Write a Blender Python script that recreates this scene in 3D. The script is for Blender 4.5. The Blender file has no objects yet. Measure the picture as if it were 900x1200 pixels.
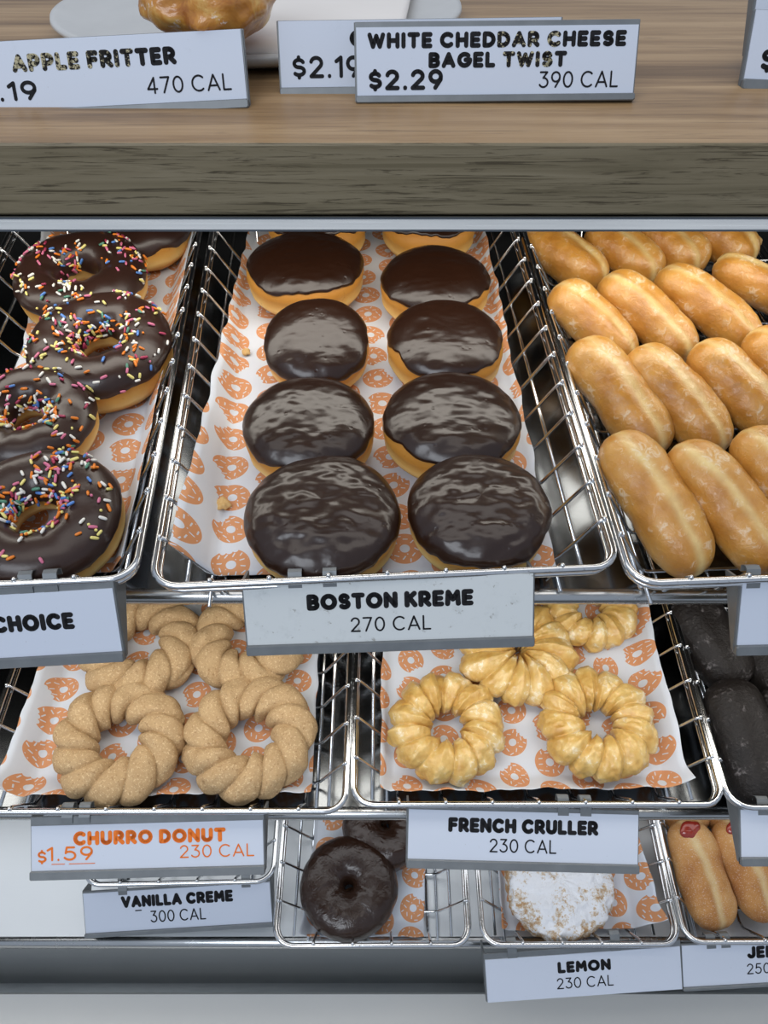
import bpy, math, random
from mathutils import Vector, Matrix, noise as mn

C = bpy.context.scene
COL = C.collection
PI = math.pi
R = math.radians

# ------------------------------------------------------------------ camera
F = 900.0                                   # focal length in pixels of the 900x1200 frame
PITCH = R(44.0)
EYE = Vector((0, 0, 1.35))
cam = bpy.data.cameras.new('camera')
cam.sensor_fit = 'VERTICAL'
cam.sensor_height = 36.0
cam.lens = 36.0 * F / 1200.0
cam.clip_start = 0.01
camo = bpy.data.objects.new('camera', cam)
COL.objects.link(camo)
camo.location = EYE
camo.rotation_euler = (PI / 2 - PITCH, 0, 0)
C.camera = camo

# ------------------------------------------------------------------ world and light
w = bpy.data.worlds.new('World'); C.world = w; w.use_nodes = True
w.node_tree.nodes['Background'].inputs[0].default_value = (0.76, 0.87, 1.05, 1)
w.node_tree.nodes['Background'].inputs[1].default_value = 0.46

def area(name, loc, target, sx, sy, energy, color):
    l = bpy.data.lights.new(name, 'AREA'); l.shape = 'RECTANGLE'; l.size = sx; l.size_y = sy
    l.energy = energy; l.color = color
    o = bpy.data.objects.new(name, l); COL.objects.link(o); o.location = loc
    d = Vector(target) - Vector(loc)
    o.rotation_euler = d.to_track_quat('-Z', 'Y').to_euler()
    return o
area('ceiling_light', (0.1, 0.45, 2.75), (0.1, 0.40, 0), 2.6, 0.9, 10, (1.0, 0.93, 0.84))
area('store_light', (-0.9, -1.3, 2.7), (0, 0.2, 0.9), 1.6, 1.0, 28, (0.86, 0.92, 1.0))
area('shelf_light_upper', (0, 0.55, 1.158), (0, 0.57, 0.9), 1.5, 0.085, 2.0, (1.0, 0.95, 0.86))
area('fill_strip_middle', (0, 0.335, 0.946), (0, 0.345, 0.7), 1.5, 0.04, 1.25, (1.0, 0.95, 0.86))  # unseen strip added under the upper shelf to brighten the middle tier
area('fill_strip_lower', (0, 0.335, 0.735), (0, 0.325, 0.5), 1.5, 0.07, 0.52, (0.95, 0.97, 1.0))  # unseen strip, added and widened to brighten the lower tier and its steel

C.view_settings.view_transform = 'Standard'
C.view_settings.look = 'None'
C.view_settings.exposure = 0.0
C.view_settings.gamma = 1.0
C.view_settings.use_curve_mapping = False

# ------------------------------------------------------------------ helpers: projection
AX_X = Vector((1, 0, 0)); AX_F = Vector((0, math.cos(PITCH), -math.sin(PITCH))); AX_D = Vector((0, -math.sin(PITCH), -math.cos(PITCH)))
def ray(u, v): return AX_X * ((u - 450) / F) + AX_F + AX_D * ((v - 600) / F)
def hit(u, v, p, n):
    d = ray(u, v); t = (p - EYE).dot(n) / d.dot(n); return EYE + d * t
def depth(p): return (p - EYE).dot(AX_F)
def proj(p): return 600 + F * (p - EYE).dot(AX_D) / (p - EYE).dot(AX_F)

TILT = R(6.0)
TN = Vector((0, -math.sin(TILT), math.cos(TILT)))
TY = Vector((0, math.cos(TILT), math.sin(TILT)))
TIERS = [Vector((0, .302, 1.001)), Vector((0, .264, .792)), Vector((0, .224, .603))]

def frame(o, x, y, z):
    return Matrix(((x.x, y.x, z.x, o.x), (x.y, y.y, z.y, o.y), (x.z, y.z, z.z, o.z), (0, 0, 0, 1)))

# ------------------------------------------------------------------ helpers: objects
def mesh(name, verts, faces, mats, smooth=True, fmat=None):
    me = bpy.data.meshes.new(name)
    me.from_pydata([tuple(v) for v in verts], [], faces)
    for m in (mats if isinstance(mats, (list, tuple)) else [mats]): me.materials.append(m)
    if smooth: me.polygons.foreach_set('use_smooth', [True] * len(me.polygons))
    if fmat: me.polygons.foreach_set('material_index', fmat)
    me.update()
    return me
def obj(name, me, parent=None):
    o = bpy.data.objects.new(name, me); COL.objects.link(o)
    if parent: o.parent = parent
    return o
def tag(o, label, cat, group=None, kind=None):
    o['label'] = label; o['category'] = cat
    if group: o['group'] = group
    if kind: o['kind'] = kind
    return o
def thing(name, mat, label, cat, group=None):
    o = bpy.data.objects.new(name, None); COL.objects.link(o); o.empty_display_size = .02
    o.matrix_world = mat
    return tag(o, label, cat, group)
def struct(name, me):
    o = obj(name, me); o['kind'] = 'structure'; return o

class MB:
    def __init__(s): s.v = []; s.f = []; s.m = []
    def add(s, verts, faces, mi=0):
        b = len(s.v); s.v += [Vector(q) for q in verts]; s.f += [tuple(i + b for i in f) for f in faces]; s.m += [mi] * len(faces)
    def box(s, x0, x1, y0, y1, z0, z1, bev=0.0, mi=0):
        # box with chamfered vertical and horizontal edges
        if bev <= 0:
            v = [(x, y, z) for z in (z0, z1) for y in (y0, y1) for x in (x0, x1)]
            s.add(v, [(0, 2, 3, 1), (4, 5, 7, 6), (0, 1, 5, 4), (2, 6, 7, 3), (0, 4, 6, 2), (1, 3, 7, 5)], mi); return
        b = bev; v = []
        def ringv(z, i): return [(x0 + b + i, y0 + i, z), (x1 - b - i, y0 + i, z), (x1 - i, y0 + b + i, z), (x1 - i, y1 - b - i, z),
                                 (x1 - b - i, y1 - i, z), (x0 + b + i, y1 - i, z), (x0 + i, y1 - b - i, z), (x0 + i, y0 + b + i, z)]
        rings = [ringv(z0, b * .6), ringv(z0 + b, 0), ringv(z1 - b, 0), ringv(z1, b * .6)]
        for r_ in rings: v += r_
        f = []
        for k in range(3):
            for i in range(8):
                j = (i + 1) % 8; f.append((k * 8 + i, k * 8 + j, k * 8 + 8 + j, k * 8 + 8 + i))
        f.append(tuple(reversed(range(8)))); f.append(tuple(range(24, 32)))
        s.add(v, f, mi)
    def tube(s, pts, r, n=8, closed=False, mi=0, cap=True):
        pts = [Vector(q) for q in pts]; m = len(pts); v = []; f = []
        t0 = (pts[1] - pts[0]).normalized()
        nrm = t0.orthogonal().normalized()
        for i, q in enumerate(pts):
            if closed: t = (pts[(i + 1) % m] - pts[i - 1]).normalized()
            elif i == 0: t = t0
            elif i == m - 1: t = (pts[-1] - pts[-2]).normalized()
            else: t = ((pts[i + 1] - q).normalized() + (q - pts[i - 1]).normalized()).normalized()
            nrm = (nrm - t * nrm.dot(t)).normalized(); bn = t.cross(nrm)
            for k in range(n):
                a = 2 * PI * k / n; v.append(q + (nrm * math.cos(a) + bn * math.sin(a)) * r)
        for i in range(m if closed else m - 1):
            for k in range(n):
                a, b = i * n + k, i * n + (k + 1) % n
                c, d = ((i + 1) % m) * n + (k + 1) % n, ((i + 1) % m) * n + k
                f.append((a, b, c, d))
        if not closed and cap:
            f.append(tuple(reversed(range(n)))); f.append(tuple(range((m - 1) * n, m * n)))
        s.add(v, f, mi)
    def ball(s, c, r, mi=0, n=8, m=6):
        c = Vector(c); v = [c + Vector((0, 0, -r))]
        for j in range(1, m):
            a = -PI / 2 + PI * j / m
            for k in range(n): v.append(c + Vector((math.cos(a) * math.cos(2 * PI * k / n), math.cos(a) * math.sin(2 * PI * k / n), math.sin(a))) * r)
        v.append(c + Vector((0, 0, r))); f = []
        for k in range(n): f.append((0, 1 + (k + 1) % n, 1 + k))
        for j in range(m - 2):
            for k in range(n): f.append((1 + j * n + k, 1 + j * n + (k + 1) % n, 1 + (j + 1) * n + (k + 1) % n, 1 + (j + 1) * n + k))
        t = len(v) - 1
        for k in range(n): f.append((t, 1 + (m - 2) * n + k, 1 + (m - 2) * n + (k + 1) % n))
        s.add(v, f, mi)
    def me(s, name, mats, smooth=True): return mesh(name, s.v, s.f, mats, smooth, s.m)

def grid(nu, nv, fn, cu=False, cv=False, flip=False):
    v = [fn(i / (nu if cu else nu - 1), j / (nv if cv else nv - 1)) for j in range(nv) for i in range(nu)]
    f = []
    for j in range(nv if cv else nv - 1):
        for i in range(nu if cu else nu - 1):
            a = j * nu + i; b = j * nu + (i + 1) % nu; c = ((j + 1) % nv) * nu + (i + 1) % nu; d = ((j + 1) % nv) * nu + i
            f.append((a, d, c, b) if flip else (a, b, c, d))
    return v, f
def nz(p, s, seed=0.0): return mn.noise(Vector((p[0] * s + seed * 7.31, p[1] * s - seed * 3.17, p[2] * s + seed * 1.93)))
def smooth_by_angle(o, deg=40):
    me = o.data
    try: me.set_sharp_from_angle(angle=R(deg))
    except Exception: pass

# ------------------------------------------------------------------ helpers: materials
class S:                                     # a node socket with arithmetic
    def __init__(s, nt, k): s.nt = nt; s.k = k
    def op(s, o, b=None, c=None):
        n = s.nt.nodes.new('ShaderNodeMath'); n.operation = o
        for i, x in enumerate((s, b, c)):
            if x is None: continue
            if isinstance(x, S): s.nt.links.new(x.k, n.inputs[i])
            else: n.inputs[i].default_value = x
        return S(s.nt, n.outputs[0])
    def __add__(s, b): return s.op('ADD', b)
    def __sub__(s, b): return s.op('SUBTRACT', b)
    def __mul__(s, b): return s.op('MULTIPLY', b)
    def __truediv__(s, b): return s.op('DIVIDE', b)
    def floor(s): return s.op('FLOOR')
    def lt(s, b): return s.op('LESS_THAN', b)
    def gt(s, b): return s.op('GREATER_THAN', b)
    def abs(s): return s.op('ABSOLUTE')
    def sin(s): return s.op('SINE')
    def cos(s): return s.op('COSINE')
    def ss(s, a, b):
        n = s.nt.nodes.new('ShaderNodeMapRange'); n.interpolation_type = 'SMOOTHSTEP'
        s.nt.links.new(s.k, n.inputs[0]); n.inputs[1].default_value = a; n.inputs[2].default_value = b
        return S(s.nt, n.outputs[0])
def hyp(a, b): return (a * a + b * b).op('SQRT')

class Mat:
    def __init__(s, name, rough=.5, metal=0.0, coat=0.0, spec=.5, sss=0.0, coat_rough=.1):
        s.m = bpy.data.materials.new(name); s.m.use_nodes = True; s.nt = s.m.node_tree; s.b = s.nt.nodes['Principled BSDF']
        s.b.inputs['Roughness'].default_value = rough; s.b.inputs['Metallic'].default_value = metal
        s.b.inputs['Coat Weight'].default_value = coat; s.b.inputs['Coat Roughness'].default_value = coat_rough
        s.b.inputs['Specular IOR Level'].default_value = spec
        if sss:
            s.b.inputs['Subsurface Weight'].default_value = sss; s.b.inputs['Subsurface Scale'].default_value = .004
            s.b.inputs['Subsurface Radius'].default_value = (1, .6, .3)
    def n(s, t): return s.nt.nodes.new(t)
    def coord(s, which='Object', scale=None):
        if not hasattr(s, 'tc'): s.tc = s.n('ShaderNodeTexCoord')
        k = s.tc.outputs[which]
        if scale:
            mp = s.n('ShaderNodeMapping'); s.nt.links.new(k, mp.inputs[0]); mp.inputs['Scale'].default_value = scale; k = mp.outputs[0]
        return k
    def xyz(s, k):
        q = s.n('ShaderNodeSeparateXYZ'); s.nt.links.new(k, q.inputs[0]); return [S(s.nt, o) for o in q.outputs]
    def vec(s, *a):
        q = s.n('ShaderNodeCombineXYZ')
        for i, x in enumerate(a):
            if isinstance(x, S): s.nt.links.new(x.k, q.inputs[i])
            else: q.inputs[i].default_value = x
        return q.outputs[0]
    def noise(s, scale, detail=3, rough=.55, dist=0.0, k=None):
        q = s.n('ShaderNodeTexNoise'); s.nt.links.new(k or s.coord(), q.inputs['Vector'])
        q.inputs['Scale'].default_value = scale; q.inputs['Detail'].default_value = detail; q.inputs['Roughness'].default_value = rough
        q.inputs['Distortion'].default_value = dist
        return S(s.nt, q.outputs[0])
    def mix(s, f, a, b):
        q = s.n('ShaderNodeMix'); q.data_type = 'RGBA'
        for i, x in ((0, f), (6, a), (7, b)):
            if isinstance(x, S): s.nt.links.new(x.k, q.inputs[i])
            elif isinstance(x, (tuple, list)): q.inputs[i].default_value = (*x[:3], 1)
            else: q.inputs[i].default_value = x
        return S(s.nt, q.outputs[2])
    def ramp(s, f, stops):
        q = s.n('ShaderNodeValToRGB'); s.nt.links.new(f.k, q.inputs[0]); e = q.color_ramp.elements
        while len(e) < len(stops): e.new(.5)
        for i, (p, c) in enumerate(stops): e[i].position = p; e[i].color = (*c, 1)
        return S(s.nt, q.outputs[0])
    def base(s, x):
        if isinstance(x, S): s.nt.links.new(x.k, s.b.inputs['Base Color'])
        else: s.b.inputs['Base Color'].default_value = (*x, 1)
        return s
    def set(s, inp, x):
        if isinstance(x, S): s.nt.links.new(x.k, s.b.inputs[inp])
        else: s.b.inputs[inp].default_value = x
        return s
    def bump(s, h, strength=.3, dist=.001):
        q = s.n('ShaderNodeBump'); q.inputs['Strength'].default_value = strength; q.inputs['Distance'].default_value = dist
        s.nt.links.new(h.k, q.inputs['Height']); s.nt.links.new(q.outputs[0], s.b.inputs['Normal']); s.nt.links.new(q.outputs[0], s.b.inputs['Coat Normal']); return s

def lin(r, g, b):
    f = lambda c: (c / 255 / 12.92) if c / 255 <= .04045 else ((c / 255 + .055) / 1.055) ** 2.4
    return (f(r), f(g), f(b))

M = {}
def build_materials():
    # oak veneer: long grain lines along x
    m = Mat('oak_veneer', rough=.42, spec=.35)
    k = m.coord('Object', (1.6, 30, 30)); g1 = m.noise(3.0, 5, .6, .6, k)
    k2 = m.coord('Object', (8, 240, 240)); g2 = m.noise(1.6, 5, .68, 1.2, k2)
    k3 = m.coord('Object', (.8, 9, 9)); g3 = m.noise(2.0, 2, .5, 1.2, k3)
    f = (g1 * .5 + g3 * .5)
    c = m.ramp(f, [(.36, lin(118, 92, 62)), (.5, lin(158, 128, 92)), (.66, lin(182, 152, 114))])
    c = m.mix((g2.ss(.53, .68)) * .55, c, lin(96, 74, 50))
    m.base(c).bump(g2, .12, .0004); M['oak'] = m.m
    # the front edge band: greyer oak print with long dark grain
    m = Mat('oak_edge_band', rough=.5, spec=.3)
    k = m.coord('Object', (3, 70, 70)); g1 = m.noise(1.6, 5, .65, 1.2, k)
    k2 = m.coord('Object', (9, 260, 260)); g2 = m.noise(1.5, 5, .68, 1.6, k2)
    c = m.ramp(g1, [(.34, lin(110, 100, 78)), (.5, lin(126, 115, 92)), (.7, lin(136, 125, 102))])
    c = m.mix(g2.ss(.52, .64) * .8, c, lin(62, 53, 38))
    m.base(c).bump(g2, .15, .0005); M['oak_edge'] = m.m
    # steels
    m = Mat('brushed_steel_dimmed', rough=.27, metal=1.0)  # darker copy for the upper two shelves, dark reflections put into its colour
    k = m.coord('Object', (2, 500, 500)); g = m.noise(3, 3, .6, 0, k); g2 = m.noise(14, 3, .6)
    m.base(m.mix(g2, (.14, .15, .16), (.20, .21, .22))).set('Roughness', g * .12 + .13).bump(g, .05, .0003); M['steel'] = m.m
    m = Mat('satin_steel_lit', rough=.45, metal=1.0)  # lighter copy for the lower shelf, its bright light put into the colour
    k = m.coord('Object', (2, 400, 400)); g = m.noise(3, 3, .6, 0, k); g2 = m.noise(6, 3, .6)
    m.base(m.mix(g2, (.66, .69, .71), (.76, .79, .81))).set('Roughness', g * .12 + .42).bump(g, .04, .0003); M['steel_lit'] = m.m
    m = Mat('shelf_rail_steel', rough=.24, metal=1.0); g = m.noise(60, 3)
    m.base((.55, .56, .56)).set('Roughness', g * .2 + .15); M['rail'] = m.m
    m = Mat('aluminium_lip', rough=.3, metal=1.0); k = m.coord('Object', (5, 300, 300)); g = m.noise(3, 3, .6, 0, k); g2 = m.noise(5, 1, .5, 0, m.coord('Object', (1, .01, .01)))
    m.base(m.mix(g2, (.24, .27, .30), (.40, .44, .49))).set('Roughness', g * .2 + .2); M['lip'] = m.m  # lighter and darker stretches along x are reflections painted into the colour
    m = Mat('chromed_wire', rough=.16, metal=1.0); g = m.noise(500, 2)
    m.base(m.mix(g.ss(.6, .75), (.72, .73, .74), (.45, .44, .42))); M['wire'] = m.m
    m = Mat('dark_case_lining', rough=.45, spec=.4); g = m.noise(8, 3)
    m.base(m.mix(g, (.012, .012, .013), (.022, .022, .023))); M['dark'] = m.m
    m = Mat('dark_steel_front', rough=.35, metal=.6); g = m.noise(10, 3)
    m.base(m.mix(g, (.36, .38, .385), (.44, .455, .455))); M['darksteel'] = m.m
    m = Mat('haze_sill_grey', rough=.3, spec=.4); g = m.noise(5, 2)
    m.base(m.mix(g, lin(196, 196, 193), lin(206, 205, 201))); M['haze_sill'] = m.m
    m = Mat('plain_floor', rough=.6); g = m.noise(3, 3); m.base(m.mix(g, (.10, .095, .09), (.14, .13, .12))); M['floor'] = m.m
    # sign parts
    m = Mat('sign_card', rough=.5, spec=.35); g = m.noise(45, 4, .7); g2 = m.noise(400, 3, .7)
    c = m.mix(g.ss(.62, .8) * .25, lin(198, 205, 218), lin(166, 173, 182))
    m.base(m.mix(g2.ss(.68, .76) * .5, c, lin(140, 138, 132))); M['card'] = m.m
    m = Mat('sign_card_scuffed', rough=.5, spec=.35); g = m.noise(55, 5, .75); g2 = m.noise(230, 4, .7)
    c = m.mix(g.ss(.5, .8) * .5, lin(204, 208, 208), lin(164, 170, 170))
    m.base(m.mix((g2 * .6 + g * .4).ss(.58, .66) * .7, c, lin(118, 110, 96))); M['card_worn'] = m.m
    m = Mat('sign_holder_grey', rough=.45, metal=.35); g = m.noise(60, 4)
    m.base(m.mix(g, lin(100, 104, 107), lin(132, 136, 138))); M['holder'] = m.m
    m = Mat('black_print', rough=.7, spec=.12); g = m.noise(300, 2); m.base(m.mix(g, (.010, .010, .012), (.02, .02, .022))); M['ink'] = m.m
    m = Mat('worn_black_print', rough=.7, spec=.15); g = m.noise(420, 3, .7); g2 = m.noise(26, 2)
    m.base(m.mix((g * .65 + g2 * .35).ss(.50, .54), (.015, .014, .013), lin(176, 168, 138))); M['ink_worn'] = m.m
    m = Mat('orange_print', rough=.7, spec=.15); g = m.noise(200, 2); m.base(m.mix(g, lin(222, 112, 40), lin(230, 124, 52))); M['ink_orange'] = m.m
    # tissue liner with printed bitten rings
    for key, ora, pap in (('liner', (212, 142, 84), (220, 224, 230)), ):
        m = Mat('printed_tissue', rough=.6, spec=.25)
        u, v, _ = m.xyz(m.coord('UV'))
        cw, rh, rad = .0292, .0296, .0128
        col = (u / cw).floor(); par = (col * .5) - (col * .5).floor()      # 0 or .5
        vv = v + par * rh; row = (vv / rh).floor()
        wn = m.n('ShaderNodeTexWhiteNoise'); wn.noise_dimensions = '2D'; m.nt.links.new(m.vec(col, row, 0), wn.inputs['Vector'])
        h1, h2, h3 = m.xyz(wn.outputs['Color'])
        px = u - (col + .5) * cw + (h2 - .5) * .0016; py = vv - (row + .5) * rh + (h3 - .5) * .0016
        a = h1 * (2 * PI); ca, sa = a.cos(), a.sin()
        x = px * ca + py * sa; y = py * ca - px * sa
        y = y * (h2 * .22 + .97)
        r = hyp(x, y)
        disc = r.lt(rad) * r.gt(rad * .27)
        bx, by = rad * 1.02, 0
        disc = disc * hyp(x - rad * .90, y).gt(rad * .19) * hyp(x - rad * .90, y - rad * .34).gt(rad * .18) * hyp(x - rad * .93, y + rad * .32).gt(rad * .17)
        gs = rad * .40
        gi = (x / gs).floor(); gj = (y / gs).floor()
        w2 = m.n('ShaderNodeTexWhiteNoise'); w2.noise_dimensions = '3D'; m.nt.links.new(m.vec(gi, gj, h1 * 31), w2.inputs['Vector'])
        k1, k2, k3 = m.xyz(w2.outputs['Color'])
        qx = x - (gi + .5) * gs + (k2 - .5) * gs * .12; qy = y - (gj + .5) * gs + (k3 - .5) * gs * .12
        b = k1 * PI; cb, sb = b.cos(), b.sin()
        sx = qx * cb + qy * sb; sy = qy * cb - qx * sb
        spr = hyp(((sx.abs() - gs * .27).op('MAXIMUM', 0)), sy).lt(gs * .085)
        mask = disc * (spr * r.gt(rad * .36) * r.lt(rad * .93) * -1 + 1)
        g = m.noise(30, 4, .6); g2 = m.noise(9, 2)
        paper = m.mix(g, lin(*pap), lin(pap[0] - 14, pap[1] - 12, pap[2] - 8))
        c = m.mix(mask * .92, paper, lin(*ora))
        m.base(c).bump(g2 * .7 + g * .3, .35, .003)
        m.set('Subsurface Weight', 0.0); M[key] = m.m
    m = Mat('plain_parchment', rough=.6); g = m.noise(20, 3); m.base(m.mix(g, lin(228, 222, 216), lin(236, 231, 226))); M['parchment'] = m.m
    m = Mat('white_plate', rough=.35); g = m.noise(30, 3); m.base(m.mix(g, lin(188, 188, 186), lin(206, 206, 204))); M['plate'] = m.m
    # fried dough with a pale belt
    m = Mat('yeast_dough', rough=.5, spec=.3, sss=.08)
    gx, gy, gz = m.xyz(m.coord('Generated')); g = m.noise(38, 4, .6); g2 = m.noise(190, 3)
    f = gz + (g - .5) * .18
    c = m.ramp(f, [(.0, lin(158, 104, 44)), (.20, lin(194, 142, 66)), (.34, lin(230, 198, 128)), (.46, lin(216, 172, 94)), (.62, lin(194, 138, 60)), (.9, lin(180, 120, 50))])
    c = m.mix(g2.ss(.62, .78) * .35, c, lin(150, 92, 36)); m.base(c).bump(g2 * .5 + g * .5, .25, .001); M['dough'] = m.m
    # chocolate icing
    m = Mat('chocolate_icing', rough=.30, spec=.5, coat=.25, coat_rough=.16)
    g = m.noise(52, 2, .5, .8, m.coord('Object', (.8, 1.2, 1))); g2 = m.noise(110, 2); sp = m.n('ShaderNodeTexVoronoi'); sp.inputs['Scale'].default_value = 95
    m.nt.links.new(m.coord(), sp.inputs['Vector']); pit = S(m.nt, sp.outputs['Distance']).ss(.05, .16)
    c = m.mix(m.noise(24, 2), (.0165, .0052, .0022), (.024, .0085, .0038))
    m.base(c).bump(g * .7 + g2 * .14 + pit * .14, .6, .0016); M['choc'] = m.m
    m = Mat('dull_chocolate_icing', rough=.33, spec=.45, coat=.15, coat_rough=.2)
    g = m.noise(90, 3, .6); c = m.mix(m.noise(30, 2), (.024, .010, .007), (.036, .016, .011)); m.base(c).bump(g, .25, .0010); M['choc2'] = m.m
    m = Mat('dark_chocolate_glaze', rough=.24, spec=.5, coat=.15, coat_rough=.15)
    g = m.noise(75, 4, .65, .8); m.base(m.mix(m.noise(40, 3), (.022, .010, .006), (.034, .016, .010))).bump(g, .6, .0025); M['choc3'] = m.m
    # glazed stick dough with a pale seam along its length
    m = Mat('glazed_stick_dough', rough=.34, spec=.45, coat=.45, coat_rough=.14, sss=.10)
    x, y, z = m.xyz(m.coord('Object')); g = m.noise(60, 4, .6); wv = m.noise(22, 2)
    big = m.noise(26, 2); info = m.n('ShaderNodeObjectInfo'); rnd = S(m.nt, info.outputs['Random'])
    seam = (x + (wv - .5) * .016 + (rnd - .5) * .012).abs()
    sm = (seam * -1 + .0034).ss(-.0042, .0034)
    c = m.ramp(big * .65 + g * .35, [(.3, lin(172, 112, 42)), (.5, lin(198, 140, 62)), (.7, lin(214, 164, 88))])
    c = m.mix(sm * (g * .9 + .12), c, lin(236, 214, 152))
    fl = m.noise(170, 5, .72, 1.0); fl2 = m.noise(45, 2)
    flake = (fl * .6 + fl2 * .4).ss(.535, .64)
    c = m.mix(flake * .5, c, lin(240, 226, 200))
    m.base(c).set('Roughness', flake * .3 + .28).bump(fl * .6 + g * .5, .6, .0020); M['glazed'] = m.m
    # cinnamon sugar
    m = Mat('cinnamon_sugar', rough=.8, spec=.25)
    g = m.noise(620, 3, .7); g2 = m.noise(60, 4); g3 = m.noise(420, 3, .7)
    c = m.mix(g2, lin(170, 138, 98), lin(198, 168, 126)); c = m.mix(g.ss(.54, .66) * .55, c, lin(236, 212, 172)); c = m.mix(g3.ss(.56, .68) * .5, c, lin(122, 82, 48))
    m.base(c).bump(g * .6 + g3 * .4, .7, .0009); M['churro'] = m.m
    # glazed egg dough of the crullers
    m = Mat('cruller_glaze', rough=.36, spec=.45, coat=.5, coat_rough=.12, sss=.15)
    g = m.noise(55, 4, .6); g2 = m.noise(210, 4, .7, .6); fl = (g2 * .55 + g * .45).ss(.54, .64)
    c = m.ramp(g, [(.3, lin(190, 142, 66)), (.5, lin(214, 176, 102)), (.7, lin(228, 202, 142))]); c = m.mix(fl * .6, c, lin(246, 238, 218))
    m.base(c).bump(g2 * .5 + g * .5, .55, .0018); M['cruller'] = m.m
    # glazed dark cake stick
    m = Mat('glazed_dark_cake', rough=.5, spec=.25, coat=.12, coat_rough=.25)
    g = m.noise(70, 5, .7); g2 = m.noise(330, 4, .7); fl = (g * .6 + g2 * .4).ss(.54, .68)
    c = m.mix(g2, (.006, .0045, .004), (.016, .012, .0105)); c = m.mix(fl * .55, c, lin(136, 130, 130)); m.base(c).bump(g2 * .6 + g * .4, .9, .0022); M['darkcake'] = m.m
    # sugar dusted stick
    m = Mat('sugared_stick_dough', rough=.7, spec=.3)
    x, y, z = m.xyz(m.coord('Object')); g = m.noise(30, 3); g2 = m.noise(900, 2, .6); wv = m.noise(18, 2)
    sm = ((x + (wv - .5) * .022).abs() * -1 + .0032).ss(-.004, .003)
    c = m.ramp(g, [(.3, lin(166, 108, 58)), (.52, lin(196, 140, 80)), (.7, lin(210, 162, 104))]); c = m.mix(sm * (g * .8 + .25), c, lin(226, 202, 150))
    c = m.mix(g2.ss(.55, .7) * .45, c, lin(230, 218, 204)); m.base(c).bump(g2, .5, .0008); M['sugared'] = m.m
    m = Mat('red_jelly', rough=.18, spec=.5, coat=.5); g = m.noise(120, 2); m.base(m.mix(g, lin(110, 22, 30), lin(176, 66, 40))).bump(g, .3, .001); M['jam'] = m.m
    # powdered sugar
    m = Mat('powdered_sugar', rough=.9, spec=.1)
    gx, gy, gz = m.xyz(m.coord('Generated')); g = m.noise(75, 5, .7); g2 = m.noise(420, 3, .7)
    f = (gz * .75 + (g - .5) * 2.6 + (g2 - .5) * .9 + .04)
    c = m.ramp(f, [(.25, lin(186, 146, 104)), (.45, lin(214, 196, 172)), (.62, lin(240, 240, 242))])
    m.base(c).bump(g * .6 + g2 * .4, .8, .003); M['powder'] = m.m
    # apple fritter crust
    m = Mat('fritter_crust', rough=.32, spec=.45, coat=.4)
    g = m.noise(45, 4, .65, .6); fl = m.noise(90, 4, .7).ss(.62, .7)
    c = m.ramp(g, [(.3, lin(150, 84, 28)), (.5, lin(198, 136, 58)), (.68, lin(226, 190, 112))]); c = m.mix(fl * .8, c, lin(240, 234, 226)); m.base(c).bump(g, .5, .003); M['fritter'] = m.m
    m = Mat('crumb', rough=.8); g = m.noise(300, 3); m.base(m.mix(g, lin(190, 140, 70), lin(226, 196, 140))); M['crumb'] = m.m
    for nm, c in (('white', (238, 236, 228)), ('yellow', (240, 226, 140)), ('orange', (232, 132, 42)), ('pink', (214, 120, 150)), ('blue', (92, 138, 206)), ('green', (92, 146, 124)), ('magenta', (172, 62, 92))):
        m = Mat('sprinkle_' + nm, rough=.35, spec=.45); g = m.noise(400, 1); m.base(m.mix(g, lin(*c), lin(*[max(0, q - 12) for q in c]))); M['s_' + nm] = m.m
build_materials()

# ------------------------------------------------------------------ structure: the case
XW = .78
def shelf_profile(name, tier, vfront, lip_r, mats, drop, yback=.80, thick=.012):
    """a sloping steel shelf whose front edge is a rolled rail"""
    p = TIERS[tier] - TN * .046
    e = hit(450, vfront, p, TN)
    o = Vector((0, e.y, e.z)); L = (yback - o.y) / TY.y
    mb = MB()
    mb.v = []; pts = [(0, 0), (L, 0), (L, -thick), (0, -thick)]
    v = []
    for x in (-XW, XW):
        for a, b in pts: v.append(o + TY * a + TN * b + Vector((x, 0, 0)))
    mb.add(v, [(0, 1, 5, 4), (1, 2, 6, 5), (2, 3, 7, 6), (3, 0, 4, 7), (0, 3, 2, 1), (4, 5, 6, 7)])
    s = struct(name, mb.me(name, M['steel_lit' if tier == 2 else 'steel'], False))
    return s, o
wall_mb = MB(); wall_mb.box(-XW - .02, XW + .02, .80, .82, 0, 1.155); struct('wall_back', wall_mb.me('wall_back', M['dark'], False))
for sd, nm in ((-1, 'wall_left'), (1, 'wall_right')):
    b = MB(); b.box(min(sd * XW, sd * (XW + .02)), max(sd * XW, sd * (XW + .02)), .20, .80, 0, 1.155); struct(nm, b.me(nm, M['dark'], False))
b = MB(); b.box(-3, 3, -3, 3, -.02, 0); struct('floor', b.me('floor', M['floor'], False))
s1, o1 = shelf_profile('shelf_upper', 0, 694, 0, None, 0)
s2, o2 = shelf_profile('shelf_middle', 1, 950, 0, None, 0)
s3, o3 = shelf_profile('shelf_lower', 2, 1100, 0, None, 0)
for o, nm, lbl in ((o1, 'shelf_rail', 'steel rail along the front edge of the upper steel shelf'), (o2, 'shelf_rail', 'steel rail along the front edge of the middle steel shelf')):
    mb = MB(); mb.tube([o + Vector((-XW, 0, -.004)), o + Vector((XW, 0, -.004))], .0055, 14)
    r_ = struct('trim_' + ('1' if o is o1 else '2'), mb.me(nm, M['rail']))
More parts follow.
